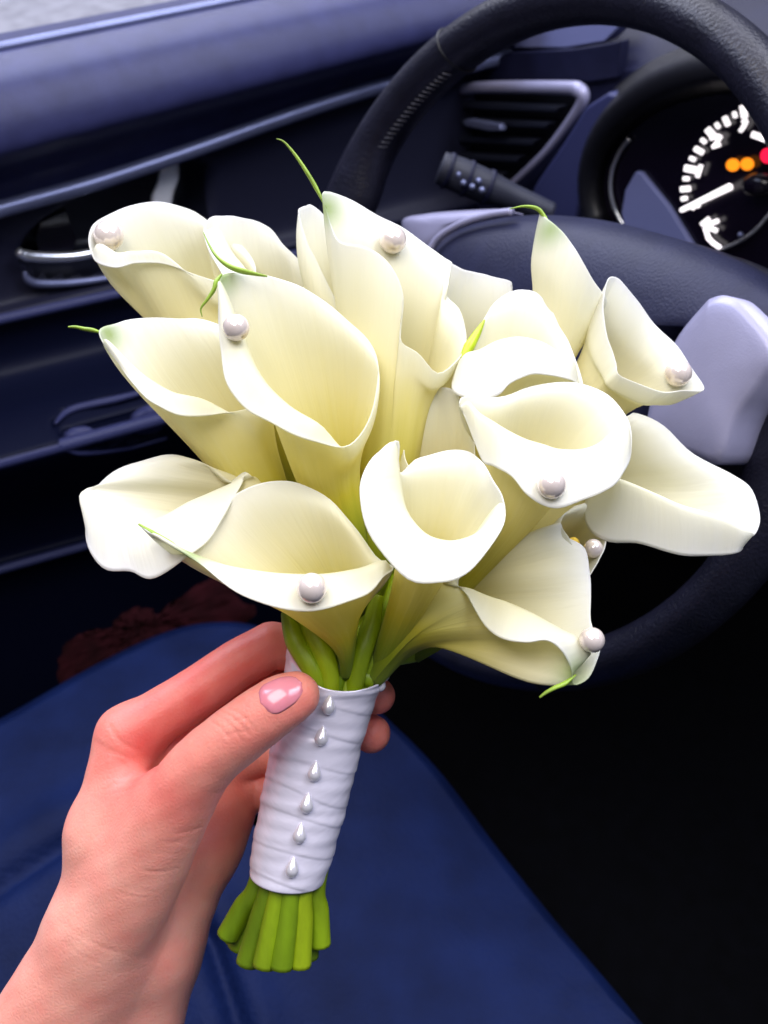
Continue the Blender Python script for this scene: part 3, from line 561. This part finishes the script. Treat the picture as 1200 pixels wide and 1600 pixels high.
# ------------------------------------------------------------------ ribbon
NA, NH = 120, 150; axv = nrm(TOPC-BOTC); side = nrm(np.array([axv[1], -axv[0], 0])); fro = np.cross(axv, side); fro = fro if fro[2] < 0 else -fro
Lr = np.linalg.norm(TOPC-BOTC); V = []; rng = np.random.RandomState(3); phs = rng.rand(12)*6.28
for i in range(NA):
    a = 2*math.pi*i/NA; ca, sa = math.cos(a), math.sin(a)
    for j in range(NH):
        t = j/(NH-1)
        rx = np.interp(t, [0, .1, .35, .7, .9, 1], [1.28, 1.36, 1.45, 1.52, 1.66, 1.84]); ry = np.interp(t, [0, .5, 1], [1.3, 1.35, 1.5])
        # rim of the wrap: higher at the left, lower in front
        topo = -.12+1.15*max(0, -ca)**2-.40*max(0, sa)**1.5+.28*max(0, ca)**2
        boto = -.22*sa+.10*ca
        h = boto+(Lr+topo-boto)*t
        # overlapping slanted bands
        ban = (h+.07*ca+.10*math.sin(a*2+1)+.13*math.sin(h*2.3+ca)+.10*math.sin(h*5.1))/1.02; fr_ = ban-math.floor(ban); k = int(math.floor(ban)) % 12
        step = .030*(1-fr_)**1.2*(1 if fr_ > .05 else fr_/.05)
        wr = .010*math.sin(3*a+phs[k]+h*5)*math.sin(math.pi*fr_)+.012*math.sin(2*a+phs[(k+5) % 12]+h*11)*math.sin(math.pi*fr_)+.012*math.sin(h*4+2*a+phs[1])
        wr += .05*math.exp(-((h-(Lr-.75+.45*ca))/.09)**2)                 # the crossing fold near the top
        wr += .06*math.exp(-((t-1)/.02)**2)
        q = BOTC+axv*h+side*ca*(rx+step+wr)+fro*sa*(ry+step+wr); V.append(q)
rib = mk('ribbon_wrap', V, gridf(NA, NH, True), M['satin'], bq, solid=.05)
fl = np.array(V); prr = np.c_[fl[:, 0]/fl[:, 2]*F+600, 800-fl[:, 1]/fl[:, 2]*F]
for x, y in ((513, 1101), (502, 1150), (491, 1205), (479, 1255), (468, 1302), (456, 1355)):
    w = np.where(np.hypot(prr[:, 0]-x, prr[:, 1]-y) < 7)[0]; dd = fl[w, 2].min()
    sphere('pearl_pin', px(x, y+4, dd-.06), .23, M['pearl_pin'], rib, ax=axv+np.array([-.08, 0, 0]), tear=1, n=18)
sphere('pearl_pin', px(594, 1071, 33.9), .2, M['pearl_pin'], rib, ax=axv, tear=1, n=16)

# ================================================================== HAND
def J(x, y, d): return px(x, y, d)
palm = [((-30, 1760, 35.6, 1.9), (140, 1450, 34.9, 1.35)), ((140, 1450, 34.9, 1.35), (168, 1310, 35, 1.22)), ((168, 1310, 35, 1.22), (200, 1152, 35.8, 1.12)),
        ((60, 1760, 36.6, 2.2), (185, 1480, 36, 1.75)), ((185, 1480, 36, 1.75), (225, 1320, 36.3, 1.4)), ((225, 1320, 36.3, 1.4), (245, 1200, 37.1, 1.1)),
        ((170, 1760, 37.4, 2.0), (240, 1480, 37, 1.65)), ((240, 1480, 37, 1.65), (312, 1320, 37.3, 1.38)), ((312, 1320, 37.3, 1.38), (332, 1250, 38, 1.05)),
        ((240, 1400, 36.8, 1.4), (295, 1225, 37.9, 1.05)),
        ((168, 1290, 35.2, 1.1), (250, 1240, 33.8, .8)), ((300, 1330, 37.4, 1.2), (352, 1270, 37.8, 1.05))]
fing = {'thumb': [(40, 1740, 36.2, 2.0), (140, 1510, 35.1, 1.72), (205, 1390, 34.3, 1.58), (256, 1290, 33.5, 1.36), (312, 1200, 32.6, 1.09), (374, 1146, 32.05, .99), (432, 1103, 31.8, .92), (463, 1086, 31.9, .75)],
        'index': [(200, 1152, 35.8, 1.08), (310, 1080, 36.2, .92), (425, 1008, 36.7, .88), (505, 1035, 36.9, .78), (588, 1087, 35.9, .68)],
        'middle': [(245, 1200, 37.1, 1.05), (330, 1122, 37.4, .93), (425, 1066, 37.8, .90), (510, 1110, 37.5, .78), (580, 1146, 36.4, .70)],
        'ring': [(295, 1225, 37.9, 1.0), (410, 1178, 38.5, .85), (480, 1192, 37.7, .75), (520, 1202, 37, .62)],
        'little': [(332, 1250, 38, .95), (398, 1232, 38.5, .74), (450, 1255, 38, .66), (488, 1268, 37.3, .56)]}
fing = {k: [tuple(q) for q in cr(v, (3 if k == 'thumb' else 2)*(len(v)-1)+1)] for k, v in fing.items()}
def rcone(P, a, b, ra, rb):
    ba = b-a; l2 = ba@ba; rr = ra-rb; a2 = l2-rr*rr; il2 = 1/l2
    pa = P-a; y = pa@ba; z = y-l2; x2 = ((pa*l2-y[..., None]*ba)**2).sum(-1); y2 = y*y*l2; z2 = z*z*l2
    k = np.sign(rr)*rr*rr*x2
    o = (np.sqrt(x2*a2*il2)+y*rr)*il2-ra
    c1 = np.sign(z)*a2*z2 > k; o = np.where(c1, np.sqrt(x2+z2)*il2-rb, o)
    c2 = (~c1) & (np.sign(y)*a2*y2 < k); return np.where(c2, np.sqrt(x2+y2)*il2-ra, o)
def smin(a, b, k): h = np.clip(.5+.5*(b-a)/k, 0, 1); return b*(1-h)+a*h-k*h*(1-h)
def hand_sdf(P):
    g = None
    for a, b in palm:
        d = rcone(P, J(*a[:3]), J(*b[:3]), a[3], b[3]); g = d if g is None else smin(g, d, .8)
    out = None
    for nme, ch in fing.items():
        f_ = None
        for a, b in zip(ch[:-1], ch[1:]):
            d = rcone(P, J(*a[:3]), J(*b[:3]), a[3], b[3]); f_ = d if f_ is None else np.minimum(f_, d)
        f_ = smin(g, f_, .75 if nme == 'thumb' else .5); out = f_ if out is None else smin(out, f_, .07)
    return out
VS = .12
lo = np.array([-17.5, -24.0, 29.8]); hi_ = np.array([1.2, -3.6, 41]); sh = np.ceil((hi_-lo)/VS).astype(int)
gx = [lo[i]+VS*np.arange(sh[i]) for i in range(3)]
SD = np.zeros(sh, np.float32)
for i0 in range(0, sh[0], 16):
    P = np.stack(np.meshgrid(gx[0][i0:i0+16], gx[1], gx[2], indexing='ij'), -1).astype(np.float32); SD[i0:i0+16] = hand_sdf(P)
def nets(v):
    n = np.array(v.shape); ins = v < 0
    cs = np.zeros(n-1, int); acc = np.zeros((*(n-1), 3)); cnt = np.zeros(n-1)
    offs = [(i, j, k) for i in (0, 1) for j in (0, 1) for k in (0, 1)]
    def sl(o): return tuple(slice(o[i], n[i]-1+o[i]) for i in range(3))
    for o in offs:
        for ax in range(3):
            if o[ax]: continue
            p = list(o); p[ax] = 1; a = v[sl(o)]; b = v[sl(p)]; x = (a < 0) != (b < 0)
            t = np.where(x, a/np.where(x, a-b, 1), 0)
            for q in range(3): acc[..., q] += np.where(x, o[q]+(t if q == ax else 0), 0)
            cnt += x
    act = cnt > 0; idx = -np.ones(n-1, int); idx[act] = np.arange(act.sum())
    pos = (np.argwhere(act)+acc[act]/cnt[act][:, None])*VS+lo; faces = []
    for ax in range(3):
        u, w = [q for q in range(3) if q != ax]
        s0 = [slice(0, n[i]) for i in range(3)]; s1 = list(s0); s0[ax] = slice(0, n[ax]-1); s1[ax] = slice(1, n[ax])
        x = (ins[tuple(s0)] != ins[tuple(s1)]); e = np.argwhere(x)
        e = e[(e[:, u] > 0) & (e[:, w] > 0) & (e[:, u] < n[u]-1) & (e[:, w] < n[w]-1)]
        c = []
        for du, dw in ((0, 0), (-1, 0), (-1, -1), (0, -1)):
            f = e.copy(); f[:, u] += du; f[:, w] += dw; c.append(idx[f[:, 0], f[:, 1], f[:, 2]])
        faces.append(np.stack(c, 1))
    return pos, np.concatenate(faces)
hv, hf = nets(SD)
# refine once: split each quad in four, then pull the points back to the surface
ed = np.sort(np.concatenate([hf[:, [0, 1]], hf[:, [1, 2]], hf[:, [2, 3]], hf[:, [3, 0]]]), 1)
ue, inv = np.unique(ed, axis=0, return_inverse=True); inv = inv.ravel(); nF = len(hf); nV = len(hv)
em = hv[ue].mean(1); fm = hv[hf].mean(1); allv = np.r_[hv, em, fm]
ei = [nV+inv[k*nF:(k+1)*nF] for k in range(4)]; fc_ = nV+len(em)+np.arange(nF)
hf2 = np.concatenate([np.stack([hf[:, k], ei[k], fc_, ei[(k-1) % 4]], 1) for k in range(4)])
def sgrad(P):
    e = .03; g = np.stack([hand_sdf(P+np.eye(3)[i]*e)-hand_sdf(P-np.eye(3)[i]*e) for i in range(3)], -1); return g/np.linalg.norm(g, axis=1)[:, None]
gN = sgrad(allv); allv = allv-gN*hand_sdf(allv)[:, None]
hp = np.c_[allv[:, 0]/allv[:, 2]*F+600, 800-allv[:, 1]/allv[:, 2]*F]
front = gN[:, 2] < .25
disp = np.zeros(len(allv))
def crease(poly, w, dep, zr=(0, 99)):
    global disp
    P = cr(poly, 24) if len(poly) > 2 else np.linspace(poly[0], poly[1], 12); dmin = np.full(len(allv), 1e9)
    for a, b in zip(P[:-1], P[1:]):
        ab = b-a; t = np.clip(((hp-a)@ab)/(ab@ab), 0, 1); dmin = np.minimum(dmin, np.linalg.norm(hp-a-t[:, None]*ab, axis=1))
    ok = front & (allv[:, 2] > zr[0]) & (allv[:, 2] < zr[1])
    disp += np.where(ok, -dep*np.exp(-(dmin/w)**2)+dep*.12*np.exp(-((dmin-2.3*w)/(1.5*w))**2), 0)
for q in ([(338, 1118), (352, 1125), (366, 1140), (378, 1158)], [(347, 1113), (362, 1120), (378, 1134), (390, 1150)], [(357, 1108), (374, 1115), (390, 1130), (398, 1142)], [(366, 1128), (384, 1122)], [(330, 1128), (343, 1136), (357, 1152)], [(352, 1150), (368, 1145), (390, 1142)]):
    crease(q, 2.4, .015, (0, 33.5))
crease([(200, 1215), (222, 1206), (240, 1204)], 5, .025); crease([(150, 1160), (175, 1180), (200, 1200), (215, 1212)], 5, .014); crease([(172, 1135), (190, 1160), (215, 1172)], 4, .02)
crease([(160, 1235), (185, 1225), (210, 1222)], 3, .007); crease([(270, 1302), (290, 1301), (312, 1294)], 2.5, .005); crease([(95, 1440), (140, 1470), (190, 1490), (235, 1500)], 4, .005)
rw = random.Random(8)
for _ in range(26):                                   # fine skin lines round the thumb root, the knuckle and the wrist
    cx, cy, ang, ln = rw.choice([(205, 1225, -.35, 26), (185, 1180, .5, 22), (285, 1300, -.12, 26), (250, 1345, -.05, 34), (150, 1475, .38, 40), (225, 1395, .0, 30), (330, 1100, .9, 12)])
    cx += rw.uniform(-16, 16); cy += rw.uniform(-18, 18); ang += rw.uniform(-.2, .2); ln *= rw.uniform(.5, 1)
    d0 = np.array([math.cos(ang), math.sin(ang)])*ln; c0 = np.array([cx, cy]); nn = np.array([-d0[1], d0[0]])*.12
    crease([c0-d0, c0+nn, c0+d0], 2.3, rw.uniform(.004, .009))
disp += .008*np.sin(hp[:, 0]*.11+hp[:, 1]*.07)*np.sin(hp[:, 1]*.09-hp[:, 0]*.03)
disp += .012*np.sin(hp[:, 0]*.045+1)*np.sin(hp[:, 1]*.038)
allv = allv+gN*disp[:, None]
def near(x, y, d, s): return np.exp(-((allv-px(x, y, d))**2).sum(1)/(s*s))
red_ = .05+.30*near(200, 1150, 35, 2.2)+.36*near(330, 1090, 35.8, 2.6)+.40*near(420, 1020, 36, 2.5)+.25*near(590, 1090, 36, 2)+.22*near(580, 1145, 36.5, 2)+.32*near(235, 1200, 34, 1.8)+.28*near(460, 1085, 31.5, 1.3)+.2*near(370, 1140, 31.3, 1.4)+.25*near(290, 1240, 31.8, 1.6)+.3*near(380, 1230, 38, 2)+.15*near(350, 1300, 36.5, 2)
per = thing('person', px(60, 1700, 36), "person's bare hand and wrist holding the bouquet by its white ribbon handle", 'person')
hand = mk('hand', allv, hf2, M['skin'], per, attrs=dict(red=red_))
# thumb nail, laid on the thumb
ip, tp_ = px(432, 1103, 31.75), px(461, 1087, 31.85); tdir = nrm(tp_-ip)
nl = np.array([[onp for onp in (s, t)] for s in np.linspace(-1, 1, 17) for t in np.linspace(-1, 1, 17)])
nc = px(449, 1093, 30.8); nz = nrm(np.array([-.36, .46, -1.])); nz = nrm(nz-tdir*(nz@tdir)); nx_ = np.cross(tdir, nz)
sn, tn = nl[:, 0], nl[:, 1]
ang = .60*(1-.08*tn)*np.clip(1-abs(tn)**3.6, 0, 1)**.42*sn/.86
rad = nz*np.cos(ang)[:, None]+nx_*np.sin(ang)[:, None]
q = ip+tdir*(.34+.70*tn)[:, None]+rad*2.2
for _ in range(30): q = q-rad*(hand_sdf(q)*.9)[:, None]
NVt = q+rad*(.03-.05*abs(sn)**4-.03*np.maximum(0, -tn)**4)[:, None]
mk('thumb_nail', NVt, gridf(17, 17), M['nail'], hand, solid=.03)
